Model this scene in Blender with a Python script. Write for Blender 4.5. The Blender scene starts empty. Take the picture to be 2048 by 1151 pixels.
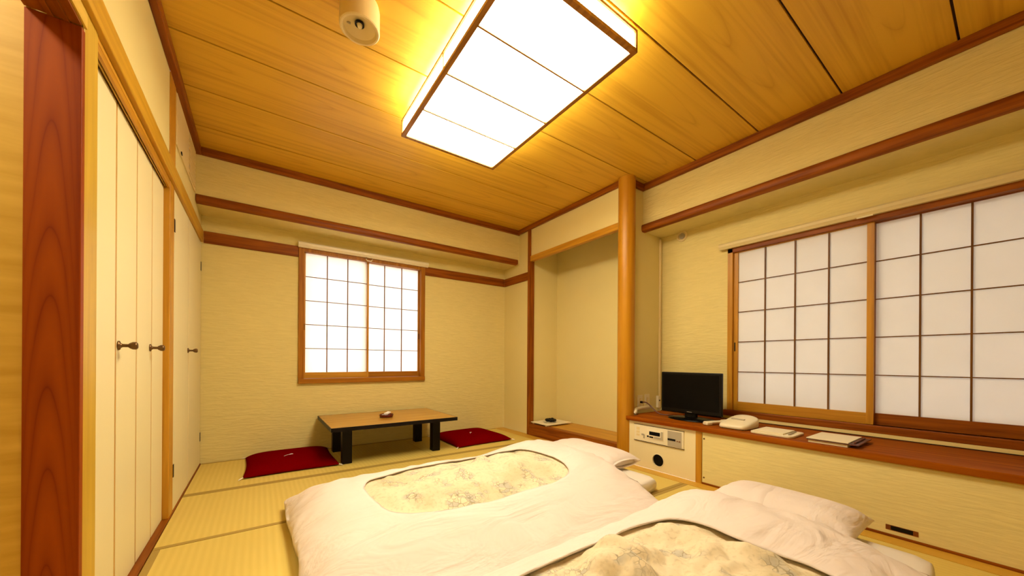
import bpy, bmesh, math, random
from mathutils import Vector, Matrix, noise
random.seed(7)
S = bpy.context.scene
C = S.collection

# ------------------------------------------------------------------ camera
YAW = math.atan2(505, 719.0)
cam_d = bpy.data.cameras.new('camera'); cam = bpy.data.objects.new('camera', cam_d); C.objects.link(cam)
cam_d.sensor_width = 36.0
cam_d.lens = 719.0/2048*36.0
cam_d.shift_y = (721.6-575.5)/2048
cam_d.clip_start = 0.02
cam.matrix_world = Matrix.Translation((0, 0, 0.86)) @ Matrix.Rotation(-YAW, 4, 'Z') @ Matrix.Rotation(math.pi/2, 4, 'X') @ Matrix.Rotation(0.0062, 4, 'Z')
S.camera = cam

# ------------------------------------------------------------------ world (daylight behind the paper screens) and exposure
W = bpy.data.worlds.new('daylight'); S.world = W; W.use_nodes = True
bg = W.node_tree.nodes['Background']
bg.inputs[0].default_value = (1.0, 0.97, 0.92, 1); bg.inputs[1].default_value = 8.0
LAMP = 24.0                      # radiance of the lamp's paper panes
LAMP_COL = (1.0, 0.91, 0.68)
S.view_settings.view_transform = 'Standard'
S.view_settings.look = 'None'
S.view_settings.exposure = 0.0
S.view_settings.gamma = 1.0
S.view_settings.use_curve_mapping = False

# ------------------------------------------------------------------ materials
MATS = {}
def new_mat(name):
    m = bpy.data.materials.new(name); m.use_nodes = True
    nt = m.node_tree; b = nt.nodes['Principled BSDF']
    MATS[name] = m
    return m, nt, b
def N(nt, t, **kw):
    n = nt.nodes.new(t)
    for k, v in kw.items(): setattr(n, k, v)
    return n
def L(nt, a, b): nt.links.new(a, b)
def rgba(c): return (c[0], c[1], c[2], 1)
def plain(name, col, rough=0.5, metal=0.0, spec=0.5, var=0.06, scale=30):
    m, nt, b = new_mat(name)
    b.inputs['Roughness'].default_value = rough; b.inputs['Metallic'].default_value = metal
    b.inputs['Specular IOR Level'].default_value = spec
    tc = N(nt, 'ShaderNodeTexCoord'); no = N(nt, 'ShaderNodeTexNoise'); no.inputs['Scale'].default_value = scale
    L(nt, tc.outputs['Object'], no.inputs['Vector'])
    mx = N(nt, 'ShaderNodeMix', data_type='RGBA')
    mx.inputs[6].default_value = rgba([c*(1-var) for c in col]); mx.inputs[7].default_value = rgba([min(1, c*(1+var)) for c in col])
    L(nt, no.outputs['Fac'], mx.inputs[0]); L(nt, mx.outputs[2], b.inputs['Base Color'])
    return m
def paper_wall(name, col, axis='X', bump=0.5, var=0.09):
    """wallpaper with fine wavy relief running along the wall"""
    m, nt, b = new_mat(name)
    b.inputs['Roughness'].default_value = 0.75; b.inputs['Specular IOR Level'].default_value = 0.25
    tc = N(nt, 'ShaderNodeTexCoord'); mp = N(nt, 'ShaderNodeMapping')
    sc = {'X': (9, 9, 75), 'Y': (9, 9, 75), 'Z': (40, 40, 9)}[axis]
    mp.inputs['Scale'].default_value = sc; mp.inputs['Rotation'].default_value = (0.09, 0.09, 0)
    no = N(nt, 'ShaderNodeTexNoise'); no.inputs['Scale'].default_value = 1.0; no.inputs['Detail'].default_value = 3; no.inputs['Distortion'].default_value = 0.7
    L(nt, tc.outputs['Object'], mp.inputs[0]); L(nt, mp.outputs[0], no.inputs['Vector'])
    mx = N(nt, 'ShaderNodeMix', data_type='RGBA')
    mx.inputs[6].default_value = rgba([c*(1-var) for c in col]); mx.inputs[7].default_value = rgba([min(1, c*(1+var)) for c in col])
    L(nt, no.outputs['Fac'], mx.inputs[0]); L(nt, mx.outputs[2], b.inputs['Base Color'])
    bp = N(nt, 'ShaderNodeBump'); bp.inputs['Strength'].default_value = bump; bp.inputs['Distance'].default_value = 0.01
    L(nt, no.outputs['Fac'], bp.inputs['Height']); L(nt, bp.outputs[0], b.inputs['Normal'])
    return m
def wood(name, dark, light, axis='X', rough=0.4, across=45, along=2.2, contrast=(0.35, 0.68), spec=0.4, cathedral=None):
    """straight grained wood; cathedral=(across_axis, width, freq) adds nested arches"""
    m, nt, b = new_mat(name)
    b.inputs['Roughness'].default_value = rough; b.inputs['Specular IOR Level'].default_value = spec
    tc = N(nt, 'ShaderNodeTexCoord'); oi = N(nt, 'ShaderNodeObjectInfo')
    add = N(nt, 'ShaderNodeVectorMath', operation='ADD')
    mul = N(nt, 'ShaderNodeMath', operation='MULTIPLY'); mul.inputs[1].default_value = 17.0
    L(nt, oi.outputs['Random'], mul.inputs[0])
    cmb = N(nt, 'ShaderNodeCombineXYZ')
    L(nt, mul.outputs[0], cmb.inputs['XYZ'.index(axis)])
    L(nt, tc.outputs['Object'], add.inputs[0]); L(nt, cmb.outputs[0], add.inputs[1])
    mp = N(nt, 'ShaderNodeMapping')
    sc = [across]*3; sc['XYZ'.index(axis)] = along; mp.inputs['Scale'].default_value = sc
    L(nt, add.outputs[0], mp.inputs[0])
    no = N(nt, 'ShaderNodeTexNoise'); no.inputs['Scale'].default_value = 1.0; no.inputs['Detail'].default_value = 5; no.inputs['Distortion'].default_value = 0.4
    L(nt, mp.outputs[0], no.inputs['Vector'])
    fac = no.outputs['Fac']
    if cathedral:
        ax, width, freq, amt = cathedral
        sep = N(nt, 'ShaderNodeSeparateXYZ'); L(nt, add.outputs[0], sep.inputs[0])
        a = sep.outputs['XYZ'.index(axis)]; c = sep.outputs['XYZ'.index(ax)]
        low = N(nt, 'ShaderNodeTexNoise'); low.inputs['Scale'].default_value = 1.0; low.inputs['Detail'].default_value = 2
        lmp = N(nt, 'ShaderNodeMapping'); lsc = [5.0]*3; lsc['XYZ'.index(axis)] = 0.9; lmp.inputs['Scale'].default_value = lsc
        L(nt, add.outputs[0], lmp.inputs[0]); L(nt, lmp.outputs[0], low.inputs['Vector'])
        # value = along + (across/width)^2 * k + noise
        sq = N(nt, 'ShaderNodeMath', operation='POWER'); sq.inputs[1].default_value = 2.0
        dv = N(nt, 'ShaderNodeMath', operation='DIVIDE'); dv.inputs[1].default_value = width
        ab = N(nt, 'ShaderNodeMath', operation='ABSOLUTE')
        L(nt, c, dv.inputs[0]); L(nt, dv.outputs[0], ab.inputs[0]); L(nt, ab.outputs[0], sq.inputs[0])
        s1 = N(nt, 'ShaderNodeMath', operation='ADD'); L(nt, a, s1.inputs[0]); L(nt, sq.outputs[0], s1.inputs[1])
        nm = N(nt, 'ShaderNodeMath', operation='MULTIPLY_ADD'); nm.inputs[1].default_value = 0.75
        L(nt, low.outputs['Fac'], nm.inputs[0]); L(nt, s1.outputs[0], nm.inputs[2])
        fm = N(nt, 'ShaderNodeMath', operation='MULTIPLY'); fm.inputs[1].default_value = freq
        L(nt, nm.outputs[0], fm.inputs[0])
        sn = N(nt, 'ShaderNodeMath', operation='PINGPONG'); sn.inputs[1].default_value = 1.0
        L(nt, fm.outputs[0], sn.inputs[0])
        pw = N(nt, 'ShaderNodeMath', operation='POWER'); pw.inputs[1].default_value = 0.28
        L(nt, sn.outputs[0], pw.inputs[0])
        # arches only strong near the board's middle
        fade = N(nt, 'ShaderNodeMapRange'); fade.inputs['From Min'].default_value = 0.75; fade.inputs['From Max'].default_value = 0.15
        fade.inputs['To Min'].default_value = 0.15; fade.inputs['To Max'].default_value = 1.0
        L(nt, ab.outputs[0], fade.inputs['Value'])
        am = N(nt, 'ShaderNodeMath', operation='MULTIPLY'); am.inputs[1].default_value = amt
        L(nt, fade.outputs[0], am.inputs[0])
        mxf = N(nt, 'ShaderNodeMix', data_type='FLOAT')
        L(nt, am.outputs[0], mxf.inputs[0]); L(nt, fac, mxf.inputs[2]); L(nt, pw.outputs[0], mxf.inputs[3])
        fac = mxf.outputs[0]
    cr = N(nt, 'ShaderNodeValToRGB')
    cr.color_ramp.elements[0].position = contrast[0]; cr.color_ramp.elements[0].color = rgba(dark)
    cr.color_ramp.elements[1].position = contrast[1]; cr.color_ramp.elements[1].color = rgba(light)
    L(nt, fac, cr.inputs[0]); L(nt, cr.outputs[0], b.inputs['Base Color'])
    return m
def tatami_mat(name, axis):
    m, nt, b = new_mat(name)
    b.inputs['Roughness'].default_value = 0.55; b.inputs['Specular IOR Level'].default_value = 0.35
    tc = N(nt, 'ShaderNodeTexCoord'); wv = N(nt, 'ShaderNodeTexWave', wave_type='BANDS', bands_direction=axis)
    wv.inputs['Scale'].default_value = 11.0; wv.inputs['Distortion'].default_value = 0.4; wv.inputs['Detail'].default_value = 1
    L(nt, tc.outputs['Object'], wv.inputs['Vector'])
    no = N(nt, 'ShaderNodeTexNoise'); no.inputs['Scale'].default_value = 4
    L(nt, tc.outputs['Object'], no.inputs['Vector'])
    mx = N(nt, 'ShaderNodeMix', data_type='RGBA')
    mx.inputs[6].default_value = (0.68, 0.50, 0.11, 1); mx.inputs[7].default_value = (0.75, 0.565, 0.145, 1)
    ma = N(nt, 'ShaderNodeMath', operation='MULTIPLY'); L(nt, wv.outputs['Fac'], ma.inputs[0]); L(nt, no.outputs['Fac'], ma.inputs[1])
    L(nt, ma.outputs[0], mx.inputs[0]); L(nt, mx.outputs[2], b.inputs['Base Color'])
    bp = N(nt, 'ShaderNodeBump'); bp.inputs['Strength'].default_value = 0.15; bp.inputs['Distance'].default_value = 0.004
    L(nt, wv.outputs['Fac'], bp.inputs['Height']); L(nt, bp.outputs[0], b.inputs['Normal'])
    return m
def emit(name, col, strength):
    m, nt, b = new_mat(name)
    b.inputs['Base Color'].default_value = (0.9, 0.86, 0.75, 1)
    b.inputs['Emission Color'].default_value = rgba(col); b.inputs['Emission Strength'].default_value = strength
    return m
def shoji_paper(name):
    m = bpy.data.materials.new(name); m.use_nodes = True; nt = m.node_tree; nt.nodes.clear(); MATS[name] = m
    out = N(nt, 'ShaderNodeOutputMaterial'); d = N(nt, 'ShaderNodeBsdfDiffuse'); t = N(nt, 'ShaderNodeBsdfTranslucent')
    tc = N(nt, 'ShaderNodeTexCoord'); no = N(nt, 'ShaderNodeTexNoise'); no.inputs['Scale'].default_value = 6
    L(nt, tc.outputs['Object'], no.inputs['Vector'])
    mx = N(nt, 'ShaderNodeMix', data_type='RGBA'); mx.inputs[6].default_value = (0.84, 0.82, 0.79, 1); mx.inputs[7].default_value = (0.89, 0.87, 0.85, 1)
    L(nt, no.outputs['Fac'], mx.inputs[0]); L(nt, mx.outputs[2], d.inputs[0]); L(nt, mx.outputs[2], t.inputs[0])
    ms = N(nt, 'ShaderNodeMixShader'); ms.inputs[0].default_value = 0.38
    L(nt, d.outputs[0], ms.inputs[1]); L(nt, t.outputs[0], ms.inputs[2]); L(nt, ms.outputs[0], out.inputs[0])
    return m
def floral(name):
    """cream quilt print: scattered grey-blue blossoms, olive leaves and thin dark outlines"""
    m, nt, b = new_mat(name)
    b.inputs['Roughness'].default_value = 0.8; b.inputs['Specular IOR Level'].default_value = 0.15
    tc = N(nt, 'ShaderNodeTexCoord')
    dn = N(nt, 'ShaderNodeTexNoise'); dn.inputs['Scale'].default_value = 9; dn.inputs['Detail'].default_value = 3
    L(nt, tc.outputs['Object'], dn.inputs['Vector'])
    vm = N(nt, 'ShaderNodeVectorMath', operation='MULTIPLY_ADD'); vm.inputs[1].default_value = (0.07, 0.07, 0.07)
    L(nt, dn.outputs['Color'], vm.inputs[0]); L(nt, tc.outputs['Object'], vm.inputs[2])
    ve = N(nt, 'ShaderNodeTexVoronoi', feature='DISTANCE_TO_EDGE'); ve.inputs['Scale'].default_value = 40
    L(nt, vm.outputs[0], ve.inputs['Vector'])
    vc = N(nt, 'ShaderNodeTexVoronoi', feature='F1'); vc.inputs['Scale'].default_value = 40
    L(nt, vm.outputs[0], vc.inputs['Vector'])
    big = N(nt, 'ShaderNodeTexNoise'); big.inputs['Scale'].default_value = 7.0; big.inputs['Detail'].default_value = 2
    L(nt, tc.outputs['Object'], big.inputs['Vector'])
    big2 = N(nt, 'ShaderNodeTexNoise'); big2.inputs['Scale'].default_value = 3.4; big2.inputs['Detail'].default_value = 2
    mp = N(nt, 'ShaderNodeMapping'); mp.inputs['Location'].default_value = (5, 3, 1); L(nt, tc.outputs['Object'], mp.inputs[0]); L(nt, mp.outputs[0], big2.inputs['Vector'])
    def ramp(src, a, c, inv=False):
        r = N(nt, 'ShaderNodeMapRange'); r.inputs['From Min'].default_value = a; r.inputs['From Max'].default_value = c
        if inv: r.inputs['To Min'].default_value = 1; r.inputs['To Max'].default_value = 0
        L(nt, src, r.inputs['Value']); return r.outputs[0]
    def mulm(a, c):
        k = N(nt, 'ShaderNodeMath', operation='MULTIPLY')
        for i, v in enumerate((a, c)):
            if isinstance(v, float): k.inputs[i].default_value = v
            else: L(nt, v, k.inputs[i])
        return k.outputs[0]
    def mix(fac, a, colr):
        x = N(nt, 'ShaderNodeMix', data_type='RGBA'); L(nt, fac, x.inputs[0])
        if isinstance(a, tuple): x.inputs[6].default_value = rgba(a)
        else: L(nt, a, x.inputs[6])
        x.inputs[7].default_value = rgba(colr); return x.outputs[2]
    flower = ramp(big.outputs['Fac'], 0.48, 0.58)
    leaf = ramp(big2.outputs['Fac'], 0.48, 0.62)
    sepc = N(nt, 'ShaderNodeSeparateColor'); L(nt, vc.outputs['Color'], sepc.inputs[0])
    pick = ramp(sepc.outputs[0], 0.45, 0.6)
    line = ramp(ve.outputs['Distance'], 0.02, 0.07, True)
    col = mix(mulm(leaf, 0.45), (0.80, 0.68, 0.46), (0.55, 0.46, 0.24))
    col = mix(mulm(mulm(flower, pick), 0.6), col, (0.42, 0.42, 0.38))
    col = mix(mulm(mulm(line, flower), 0.6), col, (0.20, 0.15, 0.07))
    fine = N(nt, 'ShaderNodeTexNoise'); fine.inputs['Scale'].default_value = 60; fine.inputs['Detail'].default_value = 4; L(nt, tc.outputs['Object'], fine.inputs['Vector'])
    col = mix(mulm(ramp(fine.outputs['Fac'], 0.52, 0.68), 0.38), col, (0.50, 0.40, 0.22))
    L(nt, col, b.inputs['Base Color'])
    bp = N(nt, 'ShaderNodeBump'); bp.inputs['Strength'].default_value = 0.6; bp.inputs['Distance'].default_value = 0.03
    L(nt, dn.outputs['Fac'], bp.inputs['Height']); L(nt, bp.outputs[0], b.inputs['Normal'])
    return m

WALL = (0.75, 0.625, 0.255)
paper_wall('wallpaper', WALL, 'X')
paper_wall('panel_paper', (0.78, 0.66, 0.29), 'Y', bump=0.22)
plain('smooth_wall', (0.755, 0.635, 0.275), 0.7, spec=0.2, var=0.02, scale=4)
plain('door_white', (0.79, 0.69, 0.39), 0.45, spec=0.35, var=0.02, scale=4)
plain('console_cream', (0.83, 0.71, 0.40), 0.45, spec=0.35, var=0.02, scale=8)
RD, RL = (0.18, 0.040, 0.0015), (0.33, 0.092, 0.004)
for ax_ in 'XYZ': wood('red_wood_'+ax_.lower(), RD, RL, ax_, spec=0.18, rough=0.45)
for ax_ in 'XYZ': wood('mid_wood_'+ax_.lower(), (0.28, 0.095, 0.003), (0.42, 0.165, 0.008), ax_, spec=0.2, rough=0.45)
wood('jamb_wood', (0.16, 0.015, 0.0005), (0.36, 0.070, 0.001), 'Z', across=34, along=0.8, cathedral=('X', 0.062, 8.0, 0.62), contrast=(0.15, 0.85), spec=0.15, rough=0.5)
AD, AL = (0.44, 0.19, 0.008), (0.60, 0.29, 0.018)
wood('amber_wood_x', AD, AL, 'X'); wood('amber_wood_y', AD, AL, 'Y'); wood('amber_wood_z', AD, AL, 'Z')
wood('rail_wood_y', (0.47, 0.24, 0.012), (0.60, 0.33, 0.026), 'Y', spec=0.25)
wood('pale_wood_x', (0.60, 0.36, 0.05), (0.74, 0.48, 0.09), 'X', across=26, along=3.0)
wood('pale_wood_z', (0.50, 0.30, 0.022), (0.60, 0.38, 0.035), 'Z', across=40)
wood('pale_wood_y', (0.60, 0.37, 0.045), (0.72, 0.46, 0.07), 'Y', across=40)
wood('post_wood', (0.42, 0.17, 0.005), (0.51, 0.23, 0.009), 'Z', across=25, along=1.5, rough=0.36, spec=0.3)
wood('ceiling_wood', (0.44, 0.20, 0.006), (0.73, 0.42, 0.034), 'X', rough=0.42, across=34, along=0.8, cathedral=('Y', 0.10, 3.2, 0.45), contrast=(0.02, 0.62), spec=0.3)
wood('counter_wood', (0.20, 0.036, 0.001), (0.37, 0.10, 0.004), 'Y', rough=0.5, spec=0.03, across=22, along=1.2)
wood('toko_wood', (0.46, 0.20, 0.01), (0.60, 0.29, 0.018), 'Y', rough=0.35, across=20)
wood('table_wood', (0.42, 0.19, 0.02), (0.56, 0.28, 0.035), 'X', rough=0.22, across=30)
plain('black_lacquer', (0.006, 0.003, 0.002), 0.4, spec=0.15)
plain('dark_gap', (0.03, 0.008, 0.002), 0.8)
tatami_mat('tatami_ribs_y', 'X'); tatami_mat('tatami_ribs_x', 'Y')
plain('tatami_border', (0.40, 0.26, 0.05), 0.7, var=0.12, scale=200)
plain('floor_plank', (0.62, 0.34, 0.03), 0.4)
plain('white_cotton', (0.82, 0.715, 0.64), 0.85, spec=0.15, var=0.015, scale=6)
def wrinkles(name, strength):
    nt = MATS[name].node_tree; b = nt.nodes['Principled BSDF']
    tc = N(nt, 'ShaderNodeTexCoord'); mp = N(nt, 'ShaderNodeMapping'); mp.inputs['Scale'].default_value = (2.2, 6.5, 4); mp.inputs['Rotation'].default_value = (0, 0, 0.35)
    no = N(nt, 'ShaderNodeTexNoise'); no.inputs['Scale'].default_value = 1.0; no.inputs['Detail'].default_value = 4; no.inputs['Distortion'].default_value = 1.2
    L(nt, tc.outputs['Object'], mp.inputs[0]); L(nt, mp.outputs[0], no.inputs['Vector'])
    bp = N(nt, 'ShaderNodeBump'); bp.inputs['Strength'].default_value = strength; bp.inputs['Distance'].default_value = 0.05
    L(nt, no.outputs['Fac'], bp.inputs['Height']); L(nt, bp.outputs[0], b.inputs['Normal'])
wrinkles('white_cotton', 0.6)
plain('sheet_cotton', (0.80, 0.725, 0.62), 0.85, spec=0.15, var=0.015, scale=6)
floral('floral_print')
plain('crimson_cloth', (0.15, 0.0003, 0.001), 0.9, spec=0.0, var=0.1, scale=90)
wood('lattice_wood', (0.12, 0.045, 0.006), (0.20, 0.08, 0.010), 'Z', spec=0.2)
plain('white_thread', (0.85, 0.78, 0.68), 0.7)
emit('lamp_paper', LAMP_COL, LAMP)
emit('lamp_side_paper', LAMP_COL, LAMP*0.62)
shoji_paper('shoji_paper')
wood('lamp_frame', (0.26, 0.10, 0.012), (0.42, 0.18, 0.025), 'Y')
plain('blind_cream', (0.80, 0.70, 0.48), 0.4, var=0.02)
plain('plastic_cream', (0.82, 0.72, 0.48), 0.35, var=0.02)
plain('plastic_yellowed', (0.78, 0.62, 0.30), 0.4, var=0.02)
plain('plastic_grey', (0.42, 0.36, 0.25), 0.4, var=0.05)
plain('plastic_black', (0.004, 0.003, 0.002), 0.35, spec=0.2)
plain('screen_black', (0.002, 0.0015, 0.0015), 0.3, spec=0.12, var=0.0)
plain('bronze', (0.16, 0.09, 0.035), 0.35, metal=0.8)
plain('copper', (0.30, 0.10, 0.03), 0.3, metal=0.8)
plain('glass_brown', (0.12, 0.012, 0.006), 0.08, var=0.2)
plain('ivory_paper', (0.84, 0.74, 0.50), 0.6, var=0.02)
plain('leather_brown', (0.10, 0.02, 0.008), 0.4)
plain('lamp_white', (0.85, 0.78, 0.55), 0.4, var=0.02)
plain('blocker_grey', (0.34, 0.34, 0.35), 0.9)  # grey of the added wall that holds back daylight
plain('blind_ochre', (0.70, 0.58, 0.28), 0.5, var=0.02)

# ------------------------------------------------------------------ mesh helpers
class MB:
    def __init__(s): s.bm = bmesh.new()
    def box(s, x0, x1, y0, y1, z0, z1, bev=0.0, seg=2):
        b = bmesh.new()
        bmesh.ops.create_cube(b, size=1.0)
        for v in b.verts:
            v.co = Vector(((x0+x1)/2+v.co.x*(x1-x0), (y0+y1)/2+v.co.y*(y1-y0), (z0+z1)/2+v.co.z*(z1-z0)))
        if bev > 0: bmesh.ops.bevel(b, geom=b.edges[:], offset=bev, segments=seg, affect='EDGES', profile=0.5)
        return s._join(b)
    def _join(s, b):
        me = bpy.data.meshes.new('t'); b.to_mesh(me); b.free(); s.bm.from_mesh(me); bpy.data.meshes.remove(me); return s
    def lathe(s, prof, center=(0, 0, 0), axis='Z', seg=32, cap=True):
        b = bmesh.new(); rings = []
        for r, h in prof:
            ring = []
            for i in range(seg):
                a = 2*math.pi*i/seg
                p = {'Z': (r*math.cos(a), r*math.sin(a), h), 'X': (h, r*math.cos(a), r*math.sin(a)), 'Y': (r*math.sin(a), h, r*math.cos(a))}[axis]
                ring.append(b.verts.new(Vector(p)+Vector(center)))
            rings.append(ring)
        for a, c in zip(rings, rings[1:]):
            for i in range(seg):
                b.faces.new((a[i], a[(i+1) % seg], c[(i+1) % seg], c[i]))
        if cap:
            b.faces.new(rings[0][::-1]); b.faces.new(rings[-1])
        bmesh.ops.recalc_face_normals(b, faces=b.faces[:])
        return s._join(b)
    def tube(s, pts, r, seg=10):
        b = bmesh.new(); rings = []
        pts = [Vector(p) for p in pts]
        for i, p in enumerate(pts):
            d = (pts[min(i+1, len(pts)-1)]-pts[max(i-1, 0)]).normalized()
            u = d.cross(Vector((0, 0, 1)))
            if u.length < 1e-3: u = d.cross(Vector((1, 0, 0)))
            u.normalize(); w = d.cross(u)
            rr = r[i] if isinstance(r, (list, tuple)) else r
            rings.append([b.verts.new(p+(u*math.cos(2*math.pi*k/seg)+w*math.sin(2*math.pi*k/seg))*rr) for k in range(seg)])
        for a, c in zip(rings, rings[1:]):
            for k in range(seg): b.faces.new((a[k], a[(k+1) % seg], c[(k+1) % seg], c[k]))
        b.faces.new(rings[0][::-1]); b.faces.new(rings[-1])
        bmesh.ops.recalc_face_normals(b, faces=b.faces[:])
        return s._join(b)
    def prism(s, poly, axis, a0, a1, bev=0.0):
        """poly: list of 2D points in the plane across axis; X -> (y,z), Y -> (x,z), Z -> (x,y)"""
        b = bmesh.new()
        f = {'X': lambda p, a: (a, p[0], p[1]), 'Y': lambda p, a: (p[0], a, p[1]), 'Z': lambda p, a: (p[0], p[1], a)}[axis]
        A = [b.verts.new(f(p, a0)) for p in poly]; B = [b.verts.new(f(p, a1)) for p in poly]
        n = len(poly); b.faces.new(A); b.faces.new(B[::-1])
        for i in range(n): b.faces.new((A[i], B[i], B[(i+1) % n], A[(i+1) % n]))
        bmesh.ops.recalc_face_normals(b, faces=b.faces[:])
        if bev > 0: bmesh.ops.bevel(b, geom=b.edges[:], offset=bev, segments=2, affect='EDGES', profile=0.5)
        return s._join(b)
    def grid(s, rows, closed_u=False):
        """rows of points -> quads"""
        V = [[s.bm.verts.new(p) for p in r] for r in rows]
        n = len(rows[0])
        for a, c in zip(V, V[1:]):
            for i in range(n if closed_u else n-1):
                j = (i+1) % n
                s.bm.faces.new((a[i], a[j], c[j], c[i]))
        return V
    def rot(s, M):
        bmesh.ops.transform(s.bm, matrix=M, verts=s.bm.verts[:]); return s
    def obj(s, name, mat, parent=None, smooth=False, origin=None, recalc=False):
        if recalc: bmesh.ops.recalc_face_normals(s.bm, faces=s.bm.faces[:])
        off = Vector(origin) if origin is not None else Vector((0, 0, 0))
        base = Vector((0, 0, 0)); p = parent
        while p is not None: base += p.location; p = p.parent
        # vertices are given in room coordinates; store them relative to the parent chain (and own origin)
        bmesh.ops.translate(s.bm, vec=-(base if origin is None else off), verts=s.bm.verts[:])
        me = bpy.data.meshes.new(name); s.bm.to_mesh(me); s.bm.free()
        me.materials.append(MATS[mat])
        if smooth:
            for f in me.polygons: f.use_smooth = True
        o = bpy.data.objects.new(name, me); C.objects.link(o)
        if origin is not None: o.location = off-base
        if parent is not None: o.parent = parent
        return o
def box(name, mat, b, parent=None, bev=0.0, origin=None, smooth=False):
    return MB().box(*b, bev=bev).obj(name, mat, parent, origin=origin, smooth=smooth)
def tag(o, label=None, cat=None, group=None, kind=None):
    if label: o['label'] = label
    if cat: o['category'] = cat
    if group: o['group'] = group
    if kind: o['kind'] = kind
    return o
def empty(name, loc):
    o = bpy.data.objects.new(name, None); C.objects.link(o); o.location = loc; o.empty_display_size = 0.05; return o
def thing(name, loc, label, cat, group=None): return tag(empty(name, loc), label, cat, group)
def struct(o, label=None, cat=None): return tag(o, label, cat, kind='structure')
def smooth_auto(o, ang=40):
    for f in o.data.polygons: f.use_smooth = True
    o.data.set_sharp_from_angle(angle=math.radians(ang)); return o

# room planes (metres): camera stands at x=0 y=0
XL = -0.395      # closet wall
YB = 3.89        # back wall
YK = 3.57        # face of the back bulkhead
XT = 2.585       # wall of the alcove
XB = 2.83        # face of the right bulkhead
XW = 3.12        # wall of the big window
YS = 1.985       # step wall beside the round post
ZC = 2.45        # ceiling
YN = -1.15       # wall behind the camera
XC = 2.57        # cabinet fronts

# ================================================================== SETTING
# ---- floor with tatami
fl = struct(box('floor', 'dark_gap', (XL-0.06, XC+0.02, YN, YB+0.02, -0.10, -0.035)), 'tatami floor of the room', 'floor')
def tatami(x0, x1, y0, y1, along):
    g = 0.0015
    if along == 'X':
        m = box('tatami_mat', 'tatami_ribs_y', (x0+g, x1-g, y0+g+0.027, y1-g-0.027, -0.034, 0.0), fl)
        MB().box(x0+g, x1-g, y0+g, y0+g+0.027, -0.034, 0.0007).box(x0+g, x1-g, y1-g-0.027, y1-g, -0.034, 0.0007).obj('cloth_border', 'tatami_border', m)
    else:
        m = box('tatami_mat', 'tatami_ribs_y', (x0+g+0.027, x1-g-0.027, y0+g, y1-g, -0.034, 0.0), fl)
        MB().box(x0+g, x0+g+0.027, y0+g, y1-g, -0.034, 0.0007).box(x1-g-0.027, x1-g, y0+g, y1-g, -0.034, 0.0007).obj('cloth_border', 'tatami_border', m)
tatami(-0.39, 1.28, 3.03, YB-0.002, 'X'); tatami(1.28, 2.47, 3.03, YB-0.002, 'X')
tatami(-0.39, 1.28, 2.24, 3.03, 'X'); tatami(1.28, 2.47, 2.24, 3.03, 'X')
tatami(-0.39, 0.46, 0.55, 2.24, 'Y'); tatami(0.46, 1.31, 0.55, 2.24, 'Y'); tatami(1.31, 2.47, 1.38, 2.24, 'X'); tatami(1.31, 2.47, 0.55, 1.38, 'X')
tatami(-0.39, 1.28, -0.3, 0.55, 'X'); tatami(1.28, 2.47, -0.3, 0.55, 'X'); tatami(-0.39, 1.28, YN, -0.3, 'X'); tatami(1.28, 2.47, YN, -0.3, 'X')
box('edge_plank', 'floor_plank', (2.471, XC+0.001, YN, 2.03, -0.034, 0.001), fl)
box('edge_plank', 'floor_plank', (2.471, XT+0.015, 2.031, YB-0.002, -0.034, 0.001), fl)
struct(box('trim_1', 'red_wood_y', (XL-0.04, XL+0.003, 1.475, YB, -0.10, 0.004), bev=0.001), 'dark wooden threshold along the closet doors', 'trim')
struct(box('floor_hall', 'pale_wood_x', (-2.1, XL-0.041, YN, 1.47, -0.10, -0.002)), 'hall floor beyond the opening', 'floor')

# ---- ceiling boards
ce = struct(box('ceiling', 'dark_gap', (XL-0.06, XB+0.35, YN, YB, ZC+0.012, ZC+0.06)), 'boarded wooden ceiling', 'ceiling')
seams = [YN]+[0.189+0.4345*k for k in range(-2, 8)]+[YK+0.02]
for y0, y1 in zip(seams, seams[1:]):
    yc = (y0+y1)/2
    if y0 < YS-0.1: x1 = XB+0.02
    else: x1 = XT+0.02
    xc = (XL+x1)/2
    o = MB().box(XL, x1, y0+0.0045, y1-0.0045, ZC, ZC+0.012, bev=0.0015).obj('ceiling_board', 'ceiling_wood', ce, origin=(xc, yc+random.uniform(-0.06, 0.06), ZC))
    if y0 < YS-0.1 and y1 > YS:   # board that runs past the round post: the far strip stops at the alcove wall
        pass

box('ceiling_board', 'ceiling_wood', (XT+0.021, XB+0.02, 1.931, YS+0.01, ZC, ZC+0.012), ce)

# ---- left wall
wl = empty('wall_left', (XL, 2.5, 0)); struct(wl, 'cream closet wall on the left', 'wall')
# upper panels
box('upper_panel', 'smooth_wall', (XL-0.05, XL-0.004, 1.578, 2.62, 1.90, ZC), wl)
box('upper_panel', 'smooth_wall', (XL-0.05, XL-0.004, 2.77, YB+0.02, 1.90, ZC), wl)
box('upper_panel', 'smooth_wall', (XL-0.05, XL-0.004, YN, 1.475, 1.90, ZC), wl)
# posts of the left wall
struct(box('trim_2', 'pale_wood_z', (XL-0.095, XL, 1.476, 1.578, 0.0, ZC), bev=0.003), 'pale wooden post at the near end of the closet', 'post')
struct(box('trim_3', 'amber_wood_z', (XL-0.06, XL, 2.632, 2.742, 0.004, 1.816), bev=0.003), 'honey coloured post between the two closets', 'post')
struct(box('trim_4', 'amber_wood_z', (XL-0.05, XL, 2.622, 2.772, 1.912, 2.394), bev=0.003), 'honey coloured post above the long wall rail', 'post')
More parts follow.
